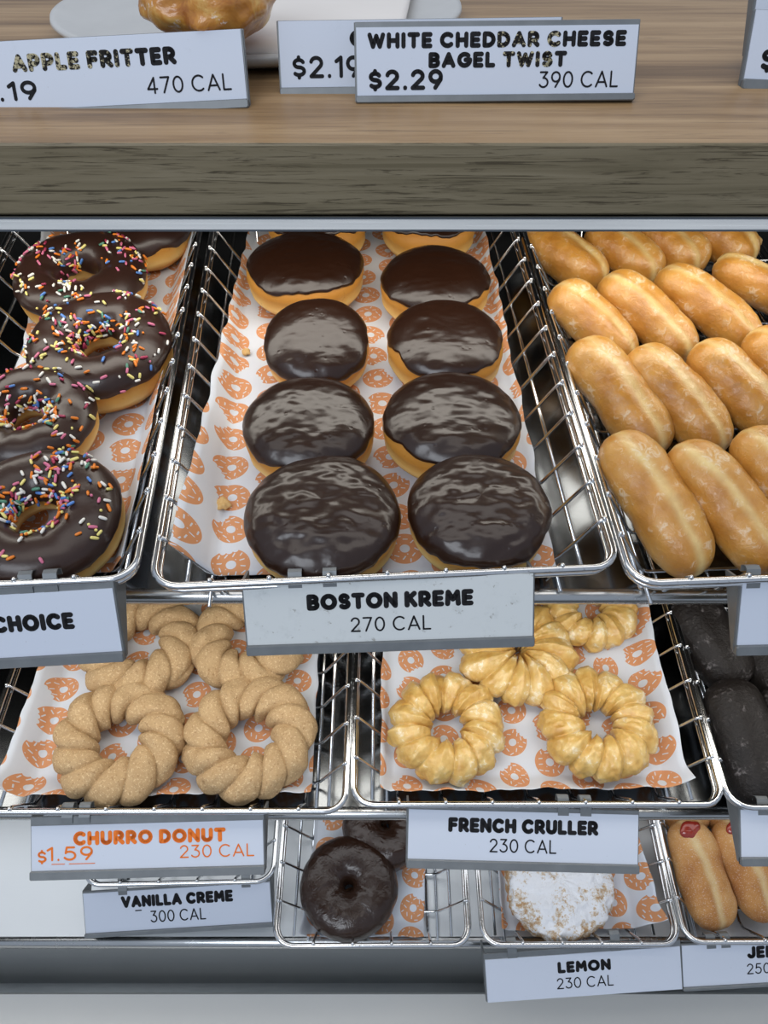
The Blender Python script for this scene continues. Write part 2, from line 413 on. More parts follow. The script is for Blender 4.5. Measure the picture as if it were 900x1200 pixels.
# rolled front lip of the lower shelf and its dark apron
mb = MB(); mb.tube([o3 + Vector((-XW, -.001, -.005)), o3 + Vector((XW, -.001, -.005))], .006, 14); struct('trim_3', mb.me('shelf_lip', M['rail']))
mb = MB(); mb.box(-XW, XW, o3.y + .004, o3.y + .016, .02, o3.z - .012); struct('wall_front', mb.me('wall_front', M['darksteel'], False))
# sill added in place of a glass pane and its pale reflection haze
sp = hit(450, 1162, Vector((0, 0, .47)), Vector((0, 0, 1)))
mb = MB(); mb.box(-XW, XW, sp.y - .16, sp.y, .0, .47, .004); struct('trim_4', mb.me('front_haze_sill', M['haze_sill'], False))
mb = MB(); mb.box(-XW, XW, sp.y, o3.y + .004, .36, .40); struct('trim_5', mb.me('front_channel', M['darksteel'], False))

# the oak top
WZ = 1.208
e = hit(450, 168, Vector((0, 0, WZ)), Vector((0, 0, 1))); WY = e.y
e2 = hit(450, 252, Vector((0, WY, 0)), Vector((0, 1, 0))); WB = e2.z
e3 = hit(450, 270.5, Vector((0, WY - .007, 0)), Vector((0, 1, 0)))
mb = MB(); mb.box(-.95, .95, WY, 1.5, WB, WZ, .0012)
me = mb.me('oak_shelf', [M['oak'], M['oak_edge'], M['dark']], False)
for p_ in me.polygons:
    if p_.normal.y < -.7: p_.material_index = 1
    elif p_.normal.z < -.7: p_.material_index = 2
struct('shelf_top', me)
mb = MB(); v_ = [(x, y, z) for x in (-.95, .95) for y, z in ((WY - .0012, WB), (WY - .0018, WB - .0004), (WY - .0080, e3.z + .0012), (WY - .0080, e3.z), (WY - .0066, e3.z), (WY + .001, WB - .002), (WY + .001, WB))]; mb.add(v_, [(i, (i + 1) % 7, 7 + (i + 1) % 7, 7 + i) for i in range(7)] + [tuple(range(6, -1, -1)), tuple(range(7, 14))]); mb.box(-.95, .95, WY - .003, WY + .05, WB - .002, WB, 0)
struct('trim_6', mb.me('aluminium_lip', M['lip'], False))

# ------------------------------------------------------------------ wire baskets
HB, INS = .040, .027                         # depth of a basket, inward lean of its walls
BASKETS = {}
def round_rect(x0, x1, y0, y1, z, r, n=6):
    pts = []
    for cx, cy, a0 in ((x1 - r, y0 + r, -90), (x1 - r, y1 - r, 0), (x0 + r, y1 - r, 90), (x0 + r, y0 + r, 180)):
        for i in range(n + 1):
            a = R(a0 + 90 * i / n); pts.append((cx + r * math.cos(a), cy + r * math.sin(a), z))
    return pts
def basket(key, tier, label, fl=None, fr=None, width=None, yaw=0.0, D=.46):
    p = TIERS[tier]
    xa = (Matrix.Rotation(R(yaw), 3, TN) @ Vector((1, 0, 0))).normalized(); ya = TN.cross(xa).normalized()
    if fl and fr:
        a, b = hit(*fl, p, TN), hit(*fr, p, TN); W = (b - a).dot(xa); o = a + xa * (W / 2)
    elif fl: a = hit(*fl, p, TN); W = width; o = a + xa * (W / 2)
    else: b = hit(*fr, p, TN); W = width; o = b - xa * (W / 2)
    Mx = frame(o, xa, ya, TN)
    root = thing('wire_basket', Mx, label, 'basket', 'wire baskets')
    mb = MB(); mb.tube(round_rect(-W / 2, W / 2, 0, D, 0, .016), .0024, 10, True)
    obj('rim', mb.me('rim', M['wire']), root)
    mb = MB(); mb.tube(round_rect(-W / 2 + .0015, W / 2 - .0015, .0015, D - .0015, -.0065, .016), .0019, 8, True)
    obj('lower_rim', mb.me('lower_rim', M['wire']), root)
    xi = W / 2 - INS
    mb = MB(); mb.tube([(-W / 2 + .001, 0, .0030), (-W / 2 + .004, 0, -.001), (-xi - .004, 0, -HB + .005), (-xi, 0, -HB + .001), (-xi + .004, 0, -HB), (xi - .004, 0, -HB), (xi, 0, -HB + .001), (xi + .004, 0, -HB + .005), (W / 2 - .004, 0, -.001), (W / 2 - .001, 0, .0030)], .0013, 7)
    mb.ball((-W / 2 + .001, 0, .0030), .0016); mb.ball((W / 2 - .001, 0, .0030), .0016)
    cw = mb.me('cross_wire', M['wire'])
    n = int((D - .05) / .0332)
    for i in range(n):
        o_ = obj('cross_wire', cw, root); o_.location = (0, .036 + .0332 * i, 0)
    yb = INS * .8
    mb = MB(); mb.tube([(0, .001, .0030), (0, .004, -.001), (0, yb - .003, -HB + .003), (0, yb + .004, -HB - .0022), (0, D - yb - .004, -HB - .0022), (0, D - yb + .003, -HB + .003), (0, D - .004, -.001), (0, D - .001, .0030)], .0013, 7)
    mb.ball((0, .001, .0030), .0016)
    lw = mb.me('long_wire', M['wire'])
    k = max(3, round(2 * (xi - .01) / .034))
    for i in range(k + 1):
        o_ = obj('long_wire', lw, root); o_.location = (-xi + .008 + (2 * xi - .016) * i / k, 0, 0)
    for s in (-1, 1):                        # side stringers half-way up and at the foot of the walls
        mb = MB(); mb.tube([(s * (xi + .0125), .012, -.0235), (s * (xi + .0125), D - .012, -.0235)], .0015, 7)
        obj('side_wire', mb.me('side_wire', M['wire']), root)
        mb = MB(); mb.tube([(s * (xi + .001), .012, -HB - .0022), (s * (xi + .001), D - .012, -HB - .0022)], .0013, 7)
        obj('side_wire', mb.me('side_wire', M['wire']), root)
    BASKETS[key] = dict(M=Mx, W=W, D=D, o=o, x=xa, y=ya, inv=Mx.inverted(), root=root, tier=tier)
    return BASKETS[key]
basket('choice', 0, 'narrow wire basket holding sprinkled ring doughnuts', fr=(157, 678), width=.176, yaw=3)
basket('boston', 0, 'wide wire basket holding chocolate topped filled doughnuts', fl=(177, 688), fr=(726, 666), yaw=3)
basket('glazed', 0, 'wide wire basket packed with glazed stick doughnuts', fl=(741, 684), width=.28, yaw=2.6)
basket('churro', 1, 'wire basket holding four brown twisted cinnamon sugar rings', fr=(405, 951), width=.285, yaw=0)
basket('cruller', 1, 'wire basket holding pale yellow twisted crullers', fl=(413, 943), fr=(849, 941), yaw=0)
basket('dark', 1, 'wire basket holding nearly black glazed cake sticks', fl=(856, 946), width=.27, yaw=0)
basket('vanilla', 2, 'narrow wire basket pushed back behind the vanilla creme sign', fl=(97, 1037), fr=(320, 1032), yaw=1, D=.36)
basket('ring', 2, 'narrow wire basket holding two dark chocolate rings', fl=(321, 1108), fr=(551, 1106), yaw=0)
basket('lemon', 2, 'narrow wire basket holding a white powdered doughnut', fl=(566, 1107), fr=(797, 1104), yaw=0)
basket('jelly', 2, 'narrow wire basket holding sugared jelly sticks', fl=(803, 1104), width=.176, yaw=0)

def loc_at(bk, u, v, h):
    B = BASKETS[bk]; wp = hit(u, v, B['o'] + TN * h, TN); return B['inv'] @ wp, depth(wp)

# ------------------------------------------------------------------ tissue liners
ZP = -HB + .0022                              # the paper lies on the wires
def liner(bk, corners, label, curl=.014, ang=0.0, seed=1, edge=.010, lift=1.0, climb=True):
    """corners: BL, BR, FR, FL pixels on the basket floor; the front strip curls up"""
    B = BASKETS[bk]; q = [loc_at(bk, u, v, ZP)[0] for u, v in corners]
    nu, nv = 60, 90
    xi = B['W'] / 2 - INS - .002
    verts = []; uvs = []
    ca, sa = math.cos(R(ang)), math.sin(R(ang))
    for j in range(nv):
        t = j / (nv - 1)
        for i in range(nu):
            s = i / (nu - 1)
            # bilinear sheet (t from front to back)
            a = q[3].lerp(q[2], s); b = q[0].lerp(q[1], s); p = a.lerp(b, t)
            ex = min(s, 1 - s); 
            if ex < .06: p.x += (.0022 * mn.noise(Vector((p.y * 45, seed * 3.3 + (s > .5) * 9, 0)))) * (1 - ex / .06)
            z = .0007 + .0011 * (mn.noise(Vector((p.x * 30, p.y * 30, seed * 5.1))) + .6)
            # front: lifted lip
            d = (p.y - q[2].y) if s > .5 else (p.y - q[3].y); d = p.y - min(q[2].y, q[3].y)
            lf = max(0, 1 - d / curl) if curl > 0 else 0
            z += lift * (lf ** 1.5) * (edge + .006 * mn.noise(Vector((p.x * 38, seed * 2.0, 3))))
            if d < curl: z += lf * .0015 * math.sin(p.x * 320 + seed)
            over = abs(p.x) - xi
            if climb and over > 0: z += min(over, INS * .92) * (HB / INS)
            verts.append((p.x, p.y, ZP + z)); uvs.append((p.x * ca - p.y * sa + seed * .0137, p.x * sa + p.y * ca + seed * .0211))
    faces = [(j * nu + i, j * nu + i + 1, (j + 1) * nu + i + 1, (j + 1) * nu + i) for j in range(nv - 1) for i in range(nu - 1)]
    me = mesh('tissue_liner', verts, faces, M['liner'])
    ul = me.uv_layers.new(name='UVMap')
    for l in me.loops: ul.data[l.index].uv = uvs[l.vertex_index]
    o = obj('tissue_liner', me); o.matrix_world = B['M']
    tag(o, label, 'paper liner', 'printed tissue liners')
    md = o.modifiers.new('thickness', 'SOLIDIFY'); md.thickness = .00025; md.offset = 0
    return o
liner('choice', [(63, 272), (240, 272), (153, 672), (-45, 672)], 'printed tissue under the sprinkled ring doughnuts', curl=.0, ang=-4, seed=1)
liner('boston', [(296, 262), (562, 262), (652, 672), (212, 676)], 'large printed tissue under the chocolate topped filled doughnuts', curl=.010, ang=-3, seed=2, edge=.003)
liner('churro', [(88, 705), (376, 705), (366, 937), (6, 943)], 'printed tissue with cinnamon sugar under the brown twisted rings', curl=.024, ang=2, seed=3, edge=.019)
liner('cruller', [(449, 705), (742, 690), (800, 929), (445, 937)], 'printed tissue under the pale yellow crullers', curl=.020, ang=3, seed=4, edge=.017)
liner('ring', [(374, 930), (503, 930), (496, 1100), (352, 1100)], 'printed tissue under the dark chocolate rings', curl=.016, ang=6, seed=5, edge=.008)
liner('lemon', [(578, 935), (726, 935), (768, 1090), (585, 1094)], 'printed tissue under the white powdered doughnut', curl=.022, ang=-8, seed=6, edge=.010)

# ------------------------------------------------------------------ doughnuts
def item_matrix(bk, u, v, H, yaw=0, tilt=0, roll=0, lift=0.0):
    """place an item of height H so that its middle shows at pixel (u, v)"""
    zb = ZP + .0022 + lift
    p, d = loc_at(bk, u, v, zb + H / 2)
    T = Matrix.Translation((p.x, p.y, zb + H / 2)) @ Matrix.Rotation(R(yaw), 4, 'Z') @ Matrix.Rotation(R(tilt), 4, 'X') @ Matrix.Rotation(R(roll), 4, 'Y') @ Matrix.Translation((0, 0, -H / 2))
    return BASKETS[bk]['M'] @ T
def item_depth(bk, u, v, h): return loc_at(bk, u, v, h)[1]

def puff_fn(D, H, seed, wob=.035, belt=.035):
    Rr = D / 2
    def S_(th, t, off=0.0):
        c, s = math.cos(t), math.sin(t)
        rr = (abs(c) ** .62); zz = math.copysign(abs(s) ** .80, s)
        r_ = Rr * rr
        r_ *= 1 - belt * math.exp(-((zz + .12) / .16) ** 2)
        wv = 1 + wob * mn.noise(Vector((math.cos(th) * 1.3, math.sin(th) * 1.3, seed * 2.7))) + .012 * mn.noise(Vector((math.cos(th) * 4, math.sin(th) * 4, seed + zz)))
        r_ *= wv
        z = H / 2 + zz * H / 2 * (1 + .05 * mn.noise(Vector((math.cos(th) * rr * 1.5, math.sin(th) * rr * 1.5, seed * 1.1 + 4))))
        n = Vector((math.cos(th) * c, math.sin(th) * c, s * 1.3)).normalized()
        return Vector((math.cos(th) * r_, math.sin(th) * r_, z)) + n * off
    return S_
def filled_donut(Mx, D, H, seed, label, edge0=-.10, front=0.0, rip=1.0):
    root = thing('filled_doughnut', Mx, label, 'doughnut', 'chocolate topped filled doughnuts')
    S_ = puff_fn(D, H, seed)
    v, f = grid(64, 28, lambda i, j: S_(2 * PI * i, -PI / 2 + PI * (j * .998 + .001)), cu=True)
    obj('dough', mesh('dough', v, f, M['dough']), root)
    def edge(th):
        e_ = .30 + edge0 + .22 * mn.noise(Vector((math.cos(th) * 1.6, math.sin(th) * 1.6, seed * 3.3 + 1))) + .10 * mn.noise(Vector((math.cos(th) * 6, math.sin(th) * 6, seed * 1.3)))
        return e_ + front * max(0, -math.sin(th))
    def ic(i, j):
        th = 2 * PI * i; e_ = edge(th)
        if j < .001: return S_(th, e_ - .02, -.0008)
        t = e_ + (PI / 2 - .00002 - e_) * ((j - .02) / .98 if j > .02 else 0)
        off = .0016 * min(1, .45 + j * 7)
        p = S_(th, t, off)
        lump = rip * (.0008 * mn.noise(Vector((p.x * 60 + seed, p.y * 85, seed * 2))) + .00045 * mn.noise(Vector((p.x * 130 + seed, p.y * 190, seed))))
        return p + Vector((0, -.3, 1)) * lump * min(1, j * 4)
    v, f = grid(110, 60, ic, cu=True)
    obj('chocolate_icing', mesh('chocolate_icing', v, f, M['choc']), root)
    return root

BOSTON = [
    (372, 270, 116, 0, 0, 'chocolate topped doughnut at the very back left, mostly hidden by the shelf above', 0.0, .35),
    (502, 268, 112, 0, 0, 'chocolate topped doughnut at the very back right, mostly hidden by the shelf above', 0.0, .35),
    (358, 322, 139, 0, 20, 'second chocolate topped doughnut from the back in the left row, smooth dark icing', 0.0, .10),
    (509, 338, 129, 0, 70, 'second chocolate topped doughnut from the back in the right row, crinkled shiny front edge', -.02, .10),
    (372, 408, 125, 16, 130, 'round chocolate topped doughnut leaning up on the one behind it, left row', -.02, .08),
    (521, 409, 138, 3, 190, 'chocolate topped doughnut with bare golden dough showing on its left front, right row', .06, .10),
    (363, 507, 153, 3, 250, 'chocolate topped doughnut second from the front in the left row', -.03, .05),
    (529, 502, 163, 0, 310, 'wide chocolate topped doughnut second from the front in the right row', -.04, .12),
    (379, 612, 182, 0, 15, 'chocolate topped doughnut at the front left with rippled icing, above the sign', -.12, .02),
    (560, 605, 166, 2, 75, 'chocolate topped doughnut at the front right with rippled icing, beside the wire wall', -.12, .02),
]
for i, (u, v, wpx, tl, yw, lb, e0, fr_) in enumerate(BOSTON):
    d = item_depth('boston', u, v, -.015); D = wpx * d / F * .985; H = min(.044, D * .47)
    Mx = item_matrix('boston', u, v, H, yaw=0, tilt=tl, lift=.004 if tl > 10 else 0)
    filled_donut(Mx, D, H, i * 1.7 + .6, lb, e0, fr_, 1.8 if i > 7 else 1.1 if i > 5 else .7)

def ring_fn(D, hole, H, seed, wob=.03):
    ro = D / 2; ri = hole / 2; rt = (ro - ri) / 2; Rm = (ro + ri) / 2
    def S_(th, ph, off=0.0):
        c, s = math.cos(ph), math.sin(ph)
        cc = math.copysign(abs(c) ** .85, c); sq = math.copysign(abs(s) ** .85, s)
        k = 1 + wob * mn.noise(Vector((math.cos(th) * 1.4, math.sin(th) * 1.4, seed * 2.1)))
        r_ = (Rm + (rt + off) * cc) * k
        r_ -= .03 * rt * math.exp(-((s + .15) / .2) ** 2) * (1 if c > 0 else 0)
        z = H / 2 + (H / 2 + off) * sq * (1 + .08 * mn.noise(Vector((math.cos(th) * 2, math.sin(th) * 2, seed))))
        return Vector((math.cos(th) * r_, math.sin(th) * r_, z))
    return S_
SPR = {}
def sprinkle_mesh(c):
    if c not in SPR:
        v, f = grid(7, 7, lambda i, j: (lambda t, a: Vector((math.cos(a) * .0011 * math.cos(t) ** .6 if abs(math.cos(t)) > 1e-6 else 0, math.sin(a) * .0011 * abs(math.cos(t)) ** .6, .0028 * math.copysign(abs(math.sin(t)) ** .6, math.sin(t)))))(-PI / 2 + .01 + (PI - .02) * j, 2 * PI * i), cu=True)
        SPR[c] = mesh('sprinkle', v, f, M['s_' + c])
    return SPR[c]
SPC = ['white'] * 6 + ['yellow'] * 4 + ['orange'] * 6 + ['pink'] * 4 + ['blue'] * 2 + ['green'] * 1 + ['magenta'] * 2
def ring_donut(Mx, D, hole, H, seed, label, nspr=0, icing='choc2', clumps=(), gap=None):
    root = thing('ring_doughnut', Mx, label, 'doughnut', 'sprinkled ring doughnuts')
    S_ = ring_fn(D, hole, H, seed)
    v, f = grid(64, 28, lambda i, j: S_(2 * PI * i, 2 * PI * j), cu=True, cv=True)
    obj('dough', mesh('dough', v, f, M['dough']), root)
    def eo(th): return .18 + .18 * mn.noise(Vector((math.cos(th) * 2, math.sin(th) * 2, seed))) + .09 * mn.noise(Vector((math.cos(th) * 6, math.sin(th) * 6, seed * 2)))
    def ei(th): return PI + .05 - .2 * mn.noise(Vector((math.cos(th) * 2, math.sin(th) * 2, seed + 9)))
    def P(th, ph, off):
        p = S_(th, ph, off); return p + Vector((0, 0, .0005 * mn.noise(Vector((p.x * 90, p.y * 90, seed)))))
    def ic(i, j):
        th = 2 * PI * i; a, b = eo(th), ei(th)
        if j < .001: return S_(th, a - .03, -.0006)
        if j > .999: return S_(th, b + .03, -.0006)
        return P(th, a + (b - a) * j, .0017)
    v, f = grid(90, 36, ic, cu=True)
    icing_o = obj('chocolate_icing', mesh('chocolate_icing', v, f, M[icing]), root)
    rnd = random.Random(int(seed * 1000)); made = 0; rest = MB(); mats = {c: k for k, c in enumerate(dict.fromkeys(SPC))}
    tries = 0
    while made < nspr and tries < 20000:
        tries += 1
        th = rnd.uniform(0, 2 * PI); ph = rnd.uniform(.30, PI - .05)
        p = S_(th, ph, .0026)
        dens = max(0, mn.noise(Vector((p.x * 42, p.y * 42, seed * 4))) * 1.5 + .38)
        if gap and (Vector((p.x, p.y)) - Vector(gap[:2]) * D).length < gap[2] * D: dens *= .12
        if rnd.random() > min(1, dens): continue
        du = (S_(th + .01, ph, .0026) - p).normalized(); dv = (S_(th, ph + .01, .0026) - p).normalized()
        if rnd.random() < .12: tiny = True
        else: tiny = False
        a = rnd.uniform(0, PI); zx = (du * math.cos(a) + dv * math.sin(a) + du.cross(dv).normalized() * rnd.uniform(-.25, .25)).normalized()
        xx = zx.orthogonal().normalized(); yy = zx.cross(xx); c = rnd.choice(SPC)
        k = rnd.uniform(.75, 1.1); mt = frame(p + du.cross(dv).normalized() * rnd.uniform(-.0004, .0006), xx, yy, zx) @ Matrix.Diagonal((k if k > .85 else .9, .95, .28 if tiny else k, 1))
        if made < 100:
            o = obj('sprinkle', sprinkle_mesh(c), icing_o); o.matrix_local = mt
        else:
            sm_ = sprinkle_mesh(c); rest.add([mt @ q.co for q in sm_.vertices], [tuple(q.vertices) for q in sm_.polygons], mats[c])
        made += 1
    if rest.v:
        o = obj('sprinkle_scatter', rest.me('sprinkle_scatter', [M['s_' + c] for c in mats]), icing_o); o['kind'] = 'stuff'
    return root
RINGS = [
    (163, 272, 128, 0, 'chocolate ring doughnut at the very back with a single sprinkle, half under the shelf', 4, None),
    (97, 331, 148, 4, 'sprinkled chocolate ring doughnut nearest the shelf above, bare purple-brown patch on its right', 230, (.30, -.18, .14)),
    (120, 413, 164, 6, 'sprinkled chocolate ring doughnut second from the back with smears along its front', 260, (.05, -.38, .16)),
    (36, 497, 152, 6, 'sprinkled chocolate ring doughnut cut off at the left, third from the back', 240, (-.05, -.36, .2)),
    (47, 612, 192, 3, 'sprinkled chocolate ring doughnut at the very front, largest of its basket', 290, (.2, -.36, .2)),
]
for i, (u, v, wpx, tl, lb, ns, gp) in enumerate(RINGS):
    d = item_depth('choice', u, v, -.02); D = wpx * d / F * .985; H = D * .36
    ring_donut(item_matrix('choice', u, v, H, tilt=tl, lift=.003), D, D * .31, H, i * 1.31 + .4, lb, ns, gap=gp)

# glazed sticks
def stick_mesh(name, L, wd, ht, mat, seed, bend=0.0, lump=.05, ends=5.0, flat=1.0):
    def fn(i, j):
        a = 2 * PI * i; t = -1 + 2 * (j * .9985 + .00075)
        prof = max(0.0, 1 - abs(t) ** ends) ** .5
        ca, sa = math.cos(a), math.sin(a)
        x = math.copysign(abs(ca) ** .88, ca) * wd / 2 * prof; z = math.copysign(abs(sa) ** .88, sa) * ht / 2 * prof
        y = t * L / 2
        k = 1 + lump * 1.5 * mn.noise(Vector((ca * .9 + seed * 3, sa * .9, y * 34))) + lump * .7 * mn.noise(Vector((ca * 2.2, sa * 2.2 + seed, y * 85))) + lump * .35 * mn.noise(Vector((ca * 5, sa * 5 + seed, y * 210)))
        x *= k; z *= k
        x += .10 * wd * mn.noise(Vector((seed * 5.2, y * 17, 0)))
        z -= bend * t * t
        # shallow crease along the seam
        z -= .05 * ht * math.exp(-(x / (.10 * wd)) ** 2) * (1 if sa > 0 else 0) * prof
        return Vector((x, y, z))
    v, f = grid(40, 56, fn, cu=True)
    return mesh(name, v, f, mat)
def stick_place(bk, p0, p1, wpx, z0, z1, hr=.84):
    """p0 far, p1 near end centres (pixels), z0, z1 heights of those centres above the floor"""
    a, d0 = loc_at(bk, *p0, ZP + .002 + z0); b, d1 = loc_at(bk, *p1, ZP + .002 + z1)
    wd = wpx * (d0 + d1) / 2 / F
    ax = (a - b); L = ax.length + wd * .92; y = ax.normalized(); x = y.cross(Vector((0, 0, 1))).normalized(); z = x.cross(y)
    return BASKETS[bk]['M'] @ frame((a + b) / 2, x, y, z), L, wd, wd * hr
HG = .019
GL = [   # far px, near px, width px, z far, z near, label
    ((640, 282), (688, 314), 58, .024, HG, 'glazed stick in the back row beside the left wire wall'),
    ((712, 280), (750, 309), 56, .024, HG, 'glazed stick in the back row, second from the left wire wall'),
    ((772, 272), (802, 297), 58, .024, HG, 'glazed stick in the back row, third from the left wire wall'),
    ((838, 272), (862, 290), 56, .024, HG, 'glazed stick in the back row with a torn end, rightmost of that row'),
    ((671, 353), (722, 404), 60, .040, HG, 'glazed stick in the second row from the back, leftmost of that row'),
    ((730, 340), (791, 400), 60, .040, HG, 'glazed stick in the second row from the back, second from left'),
    ((797, 330), (868, 390), 58, .040, HG, 'long glazed stick in the second row from the back, third from the left'),
    ((862, 316), (928, 356), 52, .040, HG, 'glazed stick in the second row from the back, cut by the right picture edge'),
    ((697, 421), (757, 505), 69, .040, HG, 'glazed stick in the second row from the front, leftmost of that row'),
    ((767, 428), (828, 505), 67, .040, HG, 'glazed stick in the second row from the front, second from left'),
    ((838, 424), (898, 488), 66, .040, HG, 'glazed stick in the second row from the front, third from left'),
    ((902, 408), (962, 466), 64, .040, HG, 'glazed stick in the second row from the front, just its left end in the picture'),
    ((738, 535), (803, 640), 77, .040, HG, 'glazed stick in the front row leaning beside the left wire wall'),
    ((818, 545), (893, 638), 76, .040, HG, 'curved glazed stick in the front row, second from left'),
    ((893, 530), (965, 625), 76, .040, HG, 'glazed stick in the front row cut by the right picture edge'),
]
for i, (p0, p1, wpx, z0, z1, lb) in enumerate(GL):
    Mx, L, wd, ht = stick_place('glazed', p0, p1, wpx, z0, z1)
    o = obj('glazed_stick', stick_mesh('glazed_stick', L, wd, ht, M['glazed'], i * 1.37 + .3, bend=.0035)); o.matrix_world = Mx
    tag(o, lb, 'doughnut', 'glazed stick doughnuts')
for i, (p0, p1, wpx, z0, z1, lb) in enumerate([
    ((816, 722), (846, 778), 67, .030, .021, 'dark glazed cake stick at the back left of its basket, with white glaze flakes'),
    ((862, 826), (888, 915), 70, .034, .021, 'dark glazed cake stick at the front left of its basket, rounded top end'),
    ((893, 760), (918, 800), 66, .020, .020, 'dark glazed cake stick in the shade below the right-hand blank sign'),
    ((920, 832), (950, 915), 66, .034, .021, 'dark glazed cake stick cut by the right picture edge')]):
    Mx, L, wd, ht = stick_place('dark', p0, p1, wpx, z0, z1)
    o = obj('dark_cake_stick', stick_mesh('dark_cake_stick', L, wd, ht, M['darkcake'], i * 2.1 + 5, bend=.001, ends=5.0, lump=.035)); o.matrix_world = Mx
    tag(o, lb, 'doughnut', 'dark glazed cake sticks')
for i, (p0, p1, wpx, z0, z1, lb, jam) in enumerate([
    ((790, 930), (806, 955), 50, .022, .020, 'sugared jelly stick at the back left, behind the stick with a dark jelly hole', False),
    ((846, 930), (852, 950), 50, .022, .020, 'sugared jelly stick at the back right, only its end showing', False),
    ((808, 988), (835, 1062), 56, .038, .019, 'sugared jelly stick beside the left wire wall with dark jelly at its top end', True),
    ((861, 984), (892, 1055), 52, .038, .019, 'sugared jelly stick with an orange-red jelly end, partly behind the blank sign', True),
    ((915, 984), (940, 1050), 52, .038, .019, 'sugared jelly stick running out of the right picture edge', True)]):
    Mx, L, wd, ht = stick_place('jelly', p0, p1, wpx, z0, z1)
    root = thing('jelly_stick', Mx, lb, 'doughnut', 'sugared jelly sticks')
    obj('dough', stick_mesh('dough', L, wd, ht, M['sugared'], i * 1.9 + 11, bend=.003), root)
    if jam:
        def jf(a_, b_, L=L, wd=wd, ht=ht):
            th = 2 * PI * a_; ph = PI * (b_ * .98 + .01); rr = wd * .24 * (1 + .25 * mn.noise(Vector((math.cos(th), math.sin(th), i))))
            return Vector((math.cos(th) * math.sin(ph) * rr, L * .41 + math.sin(th) * math.sin(ph) * rr * .8, ht * .30 + math.cos(ph) * rr * .42))
        v, f = grid(24, 14, jf, cu=True, flip=True)
        j_ = obj('jelly', mesh('jelly', v, f, M['jam']), root); j_['label'] = 'red jelly oozing from the end'

# twisted rings
def twist_mesh(name, D, hole, H, lobes, k, mat, seed, fine=0, amp=.25, sgn=1, rough=.0003):
    ro = D / 2; ri = hole / 2; rt = (ro - ri) / 2; Rm = (ro + ri) / 2
    turns = k / lobes
    def fn(i, j):
        th = 2 * PI * i; ph = 2 * PI * j
        thw = th + .16 * mn.noise(Vector((math.cos(th) * 1.7, math.sin(th) * 1.7, seed)))
        psi = ph - sgn * turns * thw
        # union of circles around the core
        seg = 2 * PI / lobes; q = (psi + seg / 2) % seg - seg / 2
        tt = 2 * q / seg
        bulge = math.sqrt(max(0.0, 1 - abs(tt) ** 2.0))
        rr = rt * (1 - amp + amp * bulge)
        idx = math.floor((psi + seg / 2) / seg)
        rr *= 1 + .12 * mn.noise(Vector((idx * 1.7, math.cos(th) * 1.1, math.sin(th) * 1.1 + seed)))
        if fine: rr *= 1 + fine * (1 - abs(math.sin(tt * 2.4 + idx * 1.3))) * bulge
        k2 = 1 + .05 * mn.noise(Vector((math.cos(th) * 1.2, math.sin(th) * 1.2, seed * 2.2)))
        x = (Rm + rr * math.cos(ph) * (1 if math.cos(ph) > 0 else .92)) * k2
        p = Vector((math.cos(th) * x, math.sin(th) * x, H / 2 + rr * math.sin(ph) * H / (2 * rt)))
        nrm = Vector((math.cos(th) * math.cos(ph), math.sin(th) * math.cos(ph), math.sin(ph)))
        p += nrm * (.0011 * mn.noise(p * 95 + Vector((seed, 0, 0))) + rough * mn.noise(p * 260 + Vector((0, seed, 0))) + rough * .6 * mn.noise(p * 620))
        p += nrm * (.0022 * mn.noise(p * 60 + Vector((idx * 3.1, seed, 0))) * bulge)
        return p
    v, f = grid(330, 84, fn, cu=True, cv=True)
    return mesh(name, v, f, mat)
for i, (u, v, wpx, lb, tl, sg) in enumerate([
    (165, 757, 142, 'brown cinnamon sugar twisted ring at the back left, partly behind the choice sign', 0, 1),
    (292, 749, 138, 'brown cinnamon sugar twisted ring at the back right, partly behind the large middle sign', 0, -1),
    (140, 868, 154, 'brown cinnamon sugar twisted ring at the front left', 2, 1),
    (292, 864, 154, 'brown cinnamon sugar twisted ring at the front right', 4, 1)]):
    d = item_depth('churro', u, v, -.02); D = wpx * d / F; H = D * .32
    o = obj('churro_ring', twist_mesh('churro_ring', D, D * .28, H, 2, 11, M['churro'], i * 2.3 + 1, amp=.36, sgn=sg))
    o.matrix_world = item_matrix('churro', u, v, H, yaw=i * 67, lift=.002) @ Matrix.Rotation(0, 4, 'X')
    tag(o, lb, 'doughnut', 'cinnamon sugar twisted rings')
for i, (u, v, wpx, lb, tl) in enumerate([
    (690, 715, 106, 'pale yellow cruller at the back right, just below the shelf rail', 0),
    (606, 764, 136, 'deep yellow cruller resting behind the front pair, partly behind the large middle sign', 4),
    (523, 852, 136, 'pale yellow cruller at the front left', 0),
    (700, 847, 137, 'pale yellow cruller at the front right with a white glaze blob on its front', 2)]):
    d = item_depth('cruller', u, v, -.02); D = wpx * d / F; H = D * .33
    o = obj('cruller', twist_mesh('cruller', D, D * (.25 if i != 1 else .08), H, 1, 12, M['cruller'], i * 3.1 + 2, amp=.34, fine=.10, rough=.0007))
    o.matrix_world = item_matrix('cruller', u, v, H, yaw=i * 51, tilt=tl, lift=.002)
    tag(o, lb, 'doughnut', 'glazed crullers')

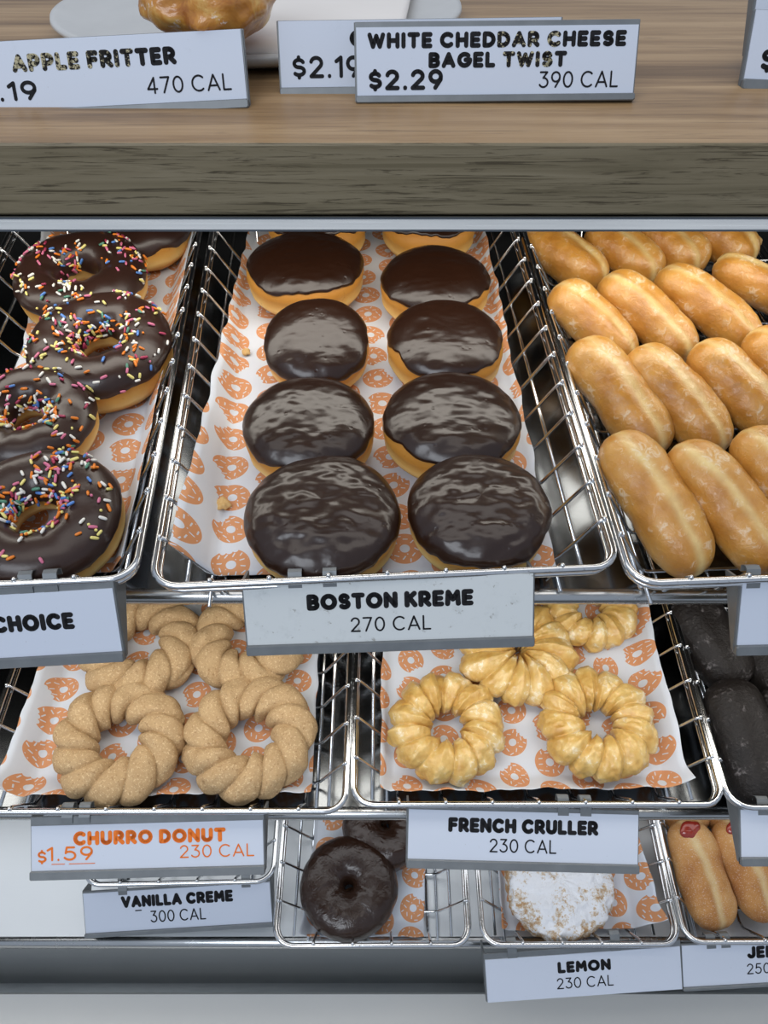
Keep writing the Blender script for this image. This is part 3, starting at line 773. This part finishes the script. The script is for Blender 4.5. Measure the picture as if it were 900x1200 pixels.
# chocolate rings, lower tier
for i, (u, v, wpx, lb) in enumerate([(452, 968, 100, 'dark chocolate glazed ring at the back, partly behind the cruller sign'), (409, 1040, 114, 'dark chocolate glazed ring with a small hole at the front of its basket')]):
    d = item_depth('ring', u, v, -.02); D = wpx * d / F; H = D * .42
    S_ = ring_fn(D, D * .08, H, 7 + i * 2.2, .02)
    def fn(a, b_, S_=S_):
        p = S_(2 * PI * a, 2 * PI * b_); n = Vector((p.x, p.y, (p.z - .02) * 2)).normalized()
        return p + n * (.0008 * mn.noise(p * 110) + .0005 * mn.noise(p * 260))
    vv, ff = grid(90, 44, fn, cu=True, cv=True)
    o = obj('chocolate_ring', mesh('chocolate_ring', vv, ff, M['choc3'])); o.matrix_world = item_matrix('ring', u, v, H)
    tag(o, lb, 'doughnut', 'dark chocolate rings')
# powdered doughnut
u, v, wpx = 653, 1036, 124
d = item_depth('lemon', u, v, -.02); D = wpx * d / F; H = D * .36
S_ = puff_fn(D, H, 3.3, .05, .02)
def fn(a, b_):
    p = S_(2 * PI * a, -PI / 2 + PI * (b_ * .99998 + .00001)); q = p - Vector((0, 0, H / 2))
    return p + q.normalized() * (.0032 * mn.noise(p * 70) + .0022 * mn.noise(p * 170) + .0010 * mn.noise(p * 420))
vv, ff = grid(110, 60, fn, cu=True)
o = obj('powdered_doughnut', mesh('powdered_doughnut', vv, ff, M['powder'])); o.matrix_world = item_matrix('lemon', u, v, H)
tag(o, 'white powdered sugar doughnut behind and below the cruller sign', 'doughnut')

# crumbs on the large tissue
def crumb(bk, u, v, r, seed, lb):
    p, d = loc_at(bk, u, v, ZP + .004)
    def fn(a, b_):
        th = 2 * PI * a; ph = PI * (b_ * .98 + .01); q = Vector((math.cos(th) * math.sin(ph), math.sin(th) * math.sin(ph), -math.cos(ph) * .6))
        return q * r * (1 + .5 * mn.noise(q * 1.8 + Vector((seed, 0, 0))))
    vv, ff = grid(20, 12, fn, cu=True)
    o = obj('crumb', mesh('crumb', vv, ff, M['crumb'])); o.matrix_world = BASKETS[bk]['M'] @ Matrix.Translation((p.x, p.y, ZP + .0022 + r * .6)); tag(o, lb, 'crumb', 'crumbs on the tissue')
crumb('boston', 288, 413, .0035, 1, 'small brown crumb on the tissue left of the leaning chocolate topped doughnut')
crumb('boston', 262, 592, .0050, 2, 'pale flaky crumb on the left edge of the tissue beside the front doughnut')
crumb('glazed', 886, 284, .006, 3, 'dark crumb at the back of the glazed stick basket by the right picture edge')

# ------------------------------------------------------------------ top of the case: plate, paper, fritter
pc = hit(305, 6, Vector((0, 0, WZ + .012)), Vector((0, 0, 1)))
PR = 236 * depth(pc) / F
prof = [(0, .002), (.6, .002), (.86, .003), (.97, .009), (1.0, .013), (.995, .0155), (.97, .0155), (.9, .0125), (.80, .0110), (.4, .0105), (0, .0105)]
vv = []; n = 96
for r_, z in prof:
    for k in range(n): vv.append((PR * max(r_, .001) * math.cos(2 * PI * k / n), PR * max(r_, .001) * math.sin(2 * PI * k / n), z - .0018))
ff = [(j * n + k, j * n + (k + 1) % n, (j + 1) * n + (k + 1) % n, (j + 1) * n + k) for j in range(len(prof) - 1) for k in range(n)]
o = obj('round_plate', mesh('round_plate', vv, ff, M['plate'])); o.location = (pc.x, pc.y, WZ)
tag(o, 'large round white plate on the oak top behind the small signs', 'plate')
# parchment: a sheet with a straight front edge hanging over the plate's rim
a = hit(212, 56, Vector((0, 0, WZ + .016)), Vector((0, 0, 1))); b = hit(345, 53, Vector((0, 0, WZ + .016)), Vector((0, 0, 1)))
def fn(i, j):
    x = -.145 + .32 * i; y = a.y + .34 * j
    xx = a.x - .012 - .050 * j + (.150 + .075 * j) * i
    z = WZ + .0152 + .0006 * mn.noise(Vector((xx * 30, y * 30, 2))) - (.0035 if j < .02 else 0)
    return Vector((xx, y, z))
vv, ff = grid(40, 40, fn)
o = obj('parchment_sheet', mesh('parchment_sheet', vv, ff, M['parchment'])); md = o.modifiers.new('t', 'SOLIDIFY'); md.thickness = .0022; md.offset = 1
tag(o, 'white parchment sheet on the round plate under the fritter', 'paper')
fc = hit(246, -8, Vector((0, 0, WZ + .045)), Vector((0, 0, 1)))
fd = depth(fc)
def fn(i, j):
    th = 2 * PI * i; ph = -PI / 2 + PI * (j * .998 + .001)
    q = Vector((math.cos(th) * math.cos(ph), math.sin(th) * math.cos(ph), math.sin(ph)))
    k = 1 + .16 * mn.noise(q * 1.6 + Vector((2, 1, 0))) + .09 * mn.noise(q * 3.6)
    return Vector((q.x * 76 * fd / F * k, q.y * .048 * k, q.z * .026 * k))
vv, ff = grid(80, 44, fn, cu=True)
o = obj('apple_fritter', mesh('apple_fritter', vv, ff, M['fritter']))
zmin = min(q[2] for q in vv)
o.location = (fc.x, fc.y, WZ + .0180 - zmin)
tag(o, 'golden glazed fritter on parchment at the top of the picture', 'fritter')

# ------------------------------------------------------------------ signs
def arc(cx, cy, rx, ry, a0, a1, n=12): return [(cx + rx * math.cos(R(a0 + (a1 - a0) * i / n)), cy + ry * math.sin(R(a0 + (a1 - a0) * i / n))) for i in range(n + 1)]
G = {   # glyph: (advance, strokes) on a cap height of 1
    'A': (.78, [[(0, 0), (.39, 1), (.78, 0)], [(.15, .30), (.63, .30)]]),
    'B': (.60, [[(0, 0), (0, 1), (.30, 1)] + arc(.30, .76, .26, .24, 90, -90) + [(0, .52)], [(.30, .52)] + arc(.32, .26, .28, .26, 90, -90) + [(0, 0)]]),
    'C': (.78, [arc(.44, .5, .44, .5, 48, 312, 20)]),
    'D': (.70, [[(0, 0), (0, 1), (.25, 1)] + arc(.25, .5, .45, .5, 90, -90, 16) + [(0, 0)]]),
    'E': (.52, [[(.52, 1), (0, 1), (0, 0), (.52, 0)], [(0, .5), (.46, .5)]]),
    'F': (.52, [[(.52, 1), (0, 1), (0, 0)], [(0, .5), (.46, .5)]]),
    'G': (.82, [arc(.44, .5, .44, .5, 48, 360, 22) + [(.52, .5)]]),
    'H': (.68, [[(0, 0), (0, 1)], [(.68, 0), (.68, 1)], [(0, .5), (.68, .5)]]),
    'I': (.02, [[(.01, 0), (.01, 1)]]),
    'J': (.48, [[(.48, 1), (.48, .28)] + arc(.22, .28, .26, .28, 0, -160)]),
    'K': (.62, [[(0, 0), (0, 1)], [(.58, 1), (0, .46)], [(.20, .62), (.62, 0)]]),
    'L': (.48, [[(0, 1), (0, 0), (.48, 0)]]),
    'M': (.84, [[(0, 0), (.06, 1), (.42, .38), (.78, 1), (.84, 0)]]),
    'N': (.70, [[(0, 0), (0, 1), (.70, 0), (.70, 1)]]),
    'O': (.92, [arc(.46, .5, .46, .5, 0, 360, 28)]),
    'P': (.58, [[(0, 0), (0, 1), (.28, 1)] + arc(.28, .70, .30, .30, 90, -90) + [(0, .40)]]),
    'R': (.62, [[(0, 0), (0, 1), (.28, 1)] + arc(.28, .70, .30, .30, 90, -90) + [(0, .40)], [(.28, .40), (.62, 0)]]),
    'S': (.58, [[(.53, .84)] + arc(.29, .745, .255, .255, 40, 268, 14) + arc(.29, .255, .29, .255, 88, -140, 14)]),
    'T': (.66, [[(0, 1), (.66, 1)], [(.33, 1), (.33, 0)]]),
    'U': (.68, [[(0, 1), (0, .34)] + arc(.34, .34, .34, .34, 180, 360, 16) + [(.68, 1)]]),
    'V': (.74, [[(0, 1), (.37, 0), (.74, 1)]]),
    'W': (1.06, [[(0, 1), (.26, 0), (.53, .90), (.80, 0), (1.06, 1)]]),
    'Y': (.70, [[(0, 1), (.35, .45), (.70, 1)], [(.35, .45), (.35, 0)]]),
    '0': (.62, [arc(.31, .5, .31, .5, 0, 360, 26)]),
    '1': (.24, [[(0, .80), (.24, 1), (.24, 0)]]),
    '2': (.58, [arc(.28, .72, .27, .28, 165, -35, 14) + [(0, 0), (.58, 0)]]),
    '3': (.58, [[(.04, 1), (.52, 1), (.24, .62)] + arc(.27, .31, .31, .31, 90, -150, 16)]),
    '4': (.64, [[(.46, 0), (.46, 1), (0, .26), (.64, .26)]]),
    '5': (.58, [[(.52, 1), (.12, 1), (.06, .54)] + arc(.27, .33, .31, .33, 125, -150, 16)]),
    '7': (.56, [[(0, 1), (.56, 1), (.16, 0)]]),
    '9': (.58, [arc(.29, .68, .29, .32, 0, 360, 20), [(.58, .68), (.57, .5), (.28, 0)]]),
    '$': (.54, [[(.49, .78)] + arc(.27, .70, .235, .20, 40, 268, 14) + arc(.27, .29, .27, .21, 88, -140, 14), [(.27, 1.04), (.27, .90)], [(.27, .08), (.27, -.06)]]),
    '.': (.04, [[(.02, 0), (.02, .012)]]),
    '-': (.40, [[(0, .42), (.40, .42)]]),
    '_': (.62, [[(0, 0), (.62, 0)]]),
}
def text_mesh(name, txt, height, weight, mat, width=None, space=None, z=.0, worn=()):
    """rounded stroke lettering, centred on x, base line at y = 0; weight = stroke width / cap height"""
    gap = (space if space is not None else .17) + weight
    segs = []; x = 0.0
    for ci, ch in enumerate(txt):
        if ch == ' ': x += .34 + weight * .4; continue
        adv, st = G[ch]
        ins = weight / 2
        for s in st: segs.append(([(x + q[0] * 1.0, ins + q[1] * (1 - weight)) for q in s], int(ci in worn)))
        x += adv + gap
    tot = x - gap
    kx = (width / (tot * height)) if width else 1.0
    mb = MB(); rad = weight * height / 2
    n = 14
    for s, mi in segs:
        pts = [Vector(((q[0] - tot / 2) * height * kx, q[1] * height)) for q in s]
        for i, q in enumerate(pts):
            mb.add([(q.x + rad * math.cos(2 * PI * k / n), q.y + rad * math.sin(2 * PI * k / n), z + (i % 2) * .00002) for k in range(n)], [tuple(range(n))], mi)
        for a, b in zip(pts, pts[1:]):
            d = (b - a)
            if d.length < 1e-7: continue
            d.normalize(); pn = Vector((-d.y, d.x)) * rad
            mb.add([(a.x - pn.x, a.y - pn.y, z + .00001), (b.x - pn.x, b.y - pn.y, z + .00001), (b.x + pn.x, b.y + pn.y, z + .00001), (a.x + pn.x, a.y + pn.y, z + .00001)], [(0, 1, 2, 3)], mi)
    return mb.me(name, mat, False)

def sign(label, p, n, quad, lines, card='card', hang=True, lip=.0065, top=.007, name='price_sign', clip_x=None, gusset=.022, bk=None):
    """quad: TL, TR, BR, BL pixels of the white card. lines: (text, cx, base, height, weight, width, material) as shares of card width/height; origin bottom-left"""
    q = [hit(u, v, p, n) for u, v in quad]
    x = ((q[1] - q[0]) + (q[2] - q[3])).normalized(); x = (x - n * x.dot(n)).normalized(); y = n.cross(x)
    W = ((q[1] - q[0]).length + (q[2] - q[3]).length) / 2; H = ((q[0] - q[3]).dot(y) + (q[1] - q[2]).dot(y)) / 2
    c = (q[0] + q[1] + q[2] + q[3]) / 4
    if bk:
        B = BASKETS[bk]; cc = c - y * (H / 2); yy = H
        xc = B['inv'] @ c; vb = proj(B['M'] @ Vector((max(-B['W'] / 2, min(B['W'] / 2, xc.x)), 0, 0)))
        while proj(cc + y * yy) > vb + 4 and yy < H + .03: yy += .0005
        top = max(.001, yy - H); ht_ = top
        while proj(cc + y * (H + ht_)) > vb - 11 and ht_ < top + .014: ht_ += .0005
        ht_ -= top
    Mx = frame(c - y * (H / 2 + lip), x, y, n)              # origin: middle of the bottom edge
    root = thing(name, Mx, label, 'sign', 'price signs')
    mb = MB(); y0, y1 = 0, H + lip + top
    mb.box(-W / 2 - .001, W / 2 + .001, 0, y1, -.0026, -.0006, .0005)
    if lip > .001: mb.box(-W / 2 - .001, W / 2 + .001, 0, lip, -.003, .0026, .0008)
    ho = obj('holder', mb.me('holder', M['holder'], False), root)
    if gusset:
        for s in (-1, 1):
            xx = s * (W / 2 + .0005); g = gusset
            v_ = [(xx - .0008, y1, -.002), (xx + .0008, y1, -.002), (xx + .0008, y1, -g), (xx - .0008, y1, -g), (xx - .0008, lip * .3, -.002), (xx + .0008, lip * .3, -.002), (xx + .0008, lip * .3, -.005), (xx - .0008, lip * .3, -.005)]
            g_ = MB(); g_.add(v_, [(0, 1, 2, 3), (7, 6, 5, 4), (0, 4, 5, 1), (1, 5, 6, 2), (2, 6, 7, 3), (3, 7, 4, 0)])
            obj('side_bracket', g_.me('side_bracket', M['holder'], False), root)
    mb = MB(); mb.box(-W / 2, W / 2, lip, lip + H, -.0006, .0002, 0)
    ca = obj('card', mb.me('card', M[card], False), root)
    if hang:
        for cx in (clip_x or (-.06 * W, .04 * W)):
            mb = MB()
            pts = [(y1 - .005, .0002), (y1 - .001, .0004), (y1 + ht_ * .8, -.001), (y1 + ht_, -.0035), (y1 + ht_ * .9, -.0078), (y1 + ht_ * .4, -.0086)]
            hw = .0042; v_ = []
            for (yy, zz) in pts: v_ += [(cx - hw, yy, zz), (cx + hw, yy, zz)]
            for (yy, zz) in pts: v_ += [(cx - hw, yy - .0005, zz - .0011), (cx + hw, yy - .0005, zz - .0011)]
            m_ = len(pts); f_ = []
            for i in range(m_ - 1):
                a = 2 * i; f_.append((a, a + 1, a + 3, a + 2)); b = a + 2 * m_; f_.append((b, b + 2, b + 3, b + 1))
                f_.append((a, a + 2, b + 2, b)); f_.append((a + 1, b + 1, b + 3, a + 3))
            f_.append((0, 2 * m_, 2 * m_ + 1, 1)); e_ = 2 * m_ - 2; f_.append((e_, e_ + 1, e_ + 1 + 2 * m_, e_ + 2 * m_))
            mb.add(v_, f_); obj('hook', mb.me('hook', M['holder'], False), root)
    for nm, txt, cx, base, hh, wt, ww, mt, *wr in lines:
        o = obj(nm, text_mesh(nm, txt, hh * H, wt, [M[mt], M['ink_worn']], width=ww * W if ww else None, worn=wr[0] if wr else ()), ca)
        o.location = ((cx - .5) * W, lip + base * H, .00035)
    return root
def lean(deg): return Vector((0, -math.cos(R(deg)), math.sin(R(deg))))
def bar(bk, dz=-.006, dy=-.0045): B = BASKETS[bk]; return B['M'] @ Vector((0, dy, dz))
PN, CN, PR_ = 'product_lettering', 'calorie_lettering', 'price_lettering'

sign('scuffed white sign showing 270 calories, on the basket of chocolate topped filled doughnuts', bar('boston', -.008, -.005), lean(30),
     [(287, 684), (623, 672), (626, 745), (288, 756)],
     [(PN, 'BOSTON KREME', .505, .53, .265, .30, .56, 'ink'), (CN, '270 CAL', .505, .16, .24, .115, .275, 'ink')], card='card_worn', bk='boston', clip_x=(-.056, -.035))
sign('pale blue sign ending in choice, cut off at the left edge of the picture', bar('choice', -.008, -.005), lean(30),
     [(-196, 709), (136, 689), (139, 763), (-193, 782)], [(PN, 'CHOICE', .705, .40, .27, .30, .27, 'ink')], bk='choice', clip_x=(.035, .050))
sign('white sign with its printed text out of the picture, on the glazed stick basket', bar('glazed', -.008, -.005), lean(30),
     [(866, 683), (1200, 676), (1200, 748), (868, 756)], [], bk='glazed', clip_x=(-.080, -.060))
sign('white sign with orange lettering for churro donuts, on the middle tier', bar('churro', -.008, -.005), lean(46),
     [(37, 967), (308, 962), (309, 1012), (37, 1022)],
     [(PN, 'CHURRO DONUT', .51, .54, .32, .30, .64, 'ink_orange'), (CN, '230 CAL', .80, .20, .29, .11, .315, 'ink_orange'), (PR_, '$', .045, .16, .30, .16, None, 'ink_orange'), (PR_, '1.59', .165, .21, .32, .15, .19, 'ink_orange'), (PR_, '_', .115, .13, .30, .06, .055, 'ink_orange'), (PR_, '_', .19, .13, .30, .06, .055, 'ink_orange'), (PR_, '_', .245, .13, .30, .06, .055, 'ink_orange')], bk='churro', clip_x=(-.060, -.047))
sign('white sign reading french cruller, on the basket of pale yellow crullers', bar('cruller', -.008, -.005), lean(46),
     [(478, 948), (748, 955), (747, 1013), (479, 1006)],
     [(PN, 'FRENCH CRULLER', .50, .56, .30, .30, .635, 'ink'), (CN, '230 CAL', .50, .17, .28, .11, .285, 'ink')], bk='cruller', clip_x=(.030, .047))
sign('white sign with its printed text out of the picture, on the dark cake stick basket', bar('dark', -.008, -.005), lean(46),
     [(868, 949), (1140, 949), (1140, 1004), (869, 1004)], [], bk='dark', clip_x=(-.07, -.05))
sign('small pale blue sign reading vanilla creme, hanging below the orange lettered sign', bar('vanilla', -.008, -.005), lean(42),
     [(99, 1047), (318, 1034), (317, 1080), (99, 1094)],
     [(PN, 'VANILLA CREME', .50, .58, .30, .30, .58, 'ink'), (CN, '300 CAL', .50, .17, .30, .11, .29, 'ink'), (CN, '-', .29, .37, .30, .10, .03, 'ink')], bk='vanilla', clip_x=(-.05, .065), lip=.004)
sign('white sign reading lemon, below the powdered doughnut', bar('lemon', -.008, -.005), lean(42),
     [(569, 1125), (798, 1109), (798, 1159), (571, 1175)],
     [(PN, 'LEMON', .505, .57, .27, .30, .255, 'ink'), (CN, '230 CAL', .505, .20, .26, .11, .285, 'ink')], bk='lemon', clip_x=(-.062, .030), lip=.0004, top=.012)
sign('pale sign at the bottom right cut off after two letters, on the jelly stick basket', bar('jelly', -.008, -.005), lean(42),
     [(799, 1108), (1026, 1096), (1028, 1143), (801, 1157)],
     [(PN, 'JELLY', .455, .60, .30, .30, .22, 'ink'), (CN, '250 CAL', .47, .22, .26, .11, .275, 'ink')], bk='jelly', clip_x=(-.06, -.047), lip=.003)

# signs standing on the oak top
UP = Vector((0, 0, 1))
def top_pt(v, u=450): return hit(u, v, Vector((0, 0, WZ + .001)), UP)
sign('white sign for apple fritter with worn lettering, on the oak top at the left', top_pt(123), lean(24),
     [(-46, 51), (283, 34), (288, 116), (-42, 133)],
     [(PN, 'APPLE FRITTER', .475, .55, .26, .30, .565, 'ink', (0, 1, 2, 3, 4, 6, 7, 8, 9)), (CN, '470 CAL', .80, .14, .25, .12, .295, 'ink'), (PR_, '$1.19', .13, .14, .29, .20, .24, 'ink')], hang=False, lip=.005, top=.0005, gusset=.004)
sign('white sign with only the price two nineteen showing, behind the cheddar twist sign', top_pt(106), lean(24),
     [(327, 25), (655, 20), (656, 99), (329, 103)],
     [(PN, 'C', .28, .60, .26, .30, None, 'ink'), (PR_, '$2.19', .165, .14, .34, .18, .235, 'ink')], hang=False, lip=.005, top=.0005, gusset=.004)
sign('white sign for white cheddar cheese bagel twist, standing on the oak top', top_pt(118), lean(24),
     [(417, 32), (747, 29), (743, 109), (419, 113)],
     [(PN, 'WHITE CHEDDAR CHEESE', .50, .69, .235, .30, .905, 'ink', (10, 11, 12, 14)), (PN, 'BAGEL TWIST', .505, .40, .235, .30, .48, 'ink', (6, 7, 8, 9)), (CN, '390 CAL', .80, .09, .25, .12, .28, 'ink'), (PR_, '$2.29', .175, .08, .31, .22, .255, 'ink')], hang=False, lip=.004, top=.003, gusset=.004)
sign('white sign at the top right corner with just a dollar mark in view', top_pt(100, 875), lean(24),
     [(886, 12), (1215, 26), (1200, 108), (872, 92)],
     [(PR_, '$', .075, .12, .36, .22, None, 'ink')], hang=False, lip=.006, top=.0005, gusset=.004)
sign('white card leaning behind the dollar mark sign at the top right corner', top_pt(84, 890), lean(24),
     [(892, -24), (1215, -10), (1205, 72), (876, 58)],
     [], hang=False, lip=.004, top=.0005, gusset=.012)
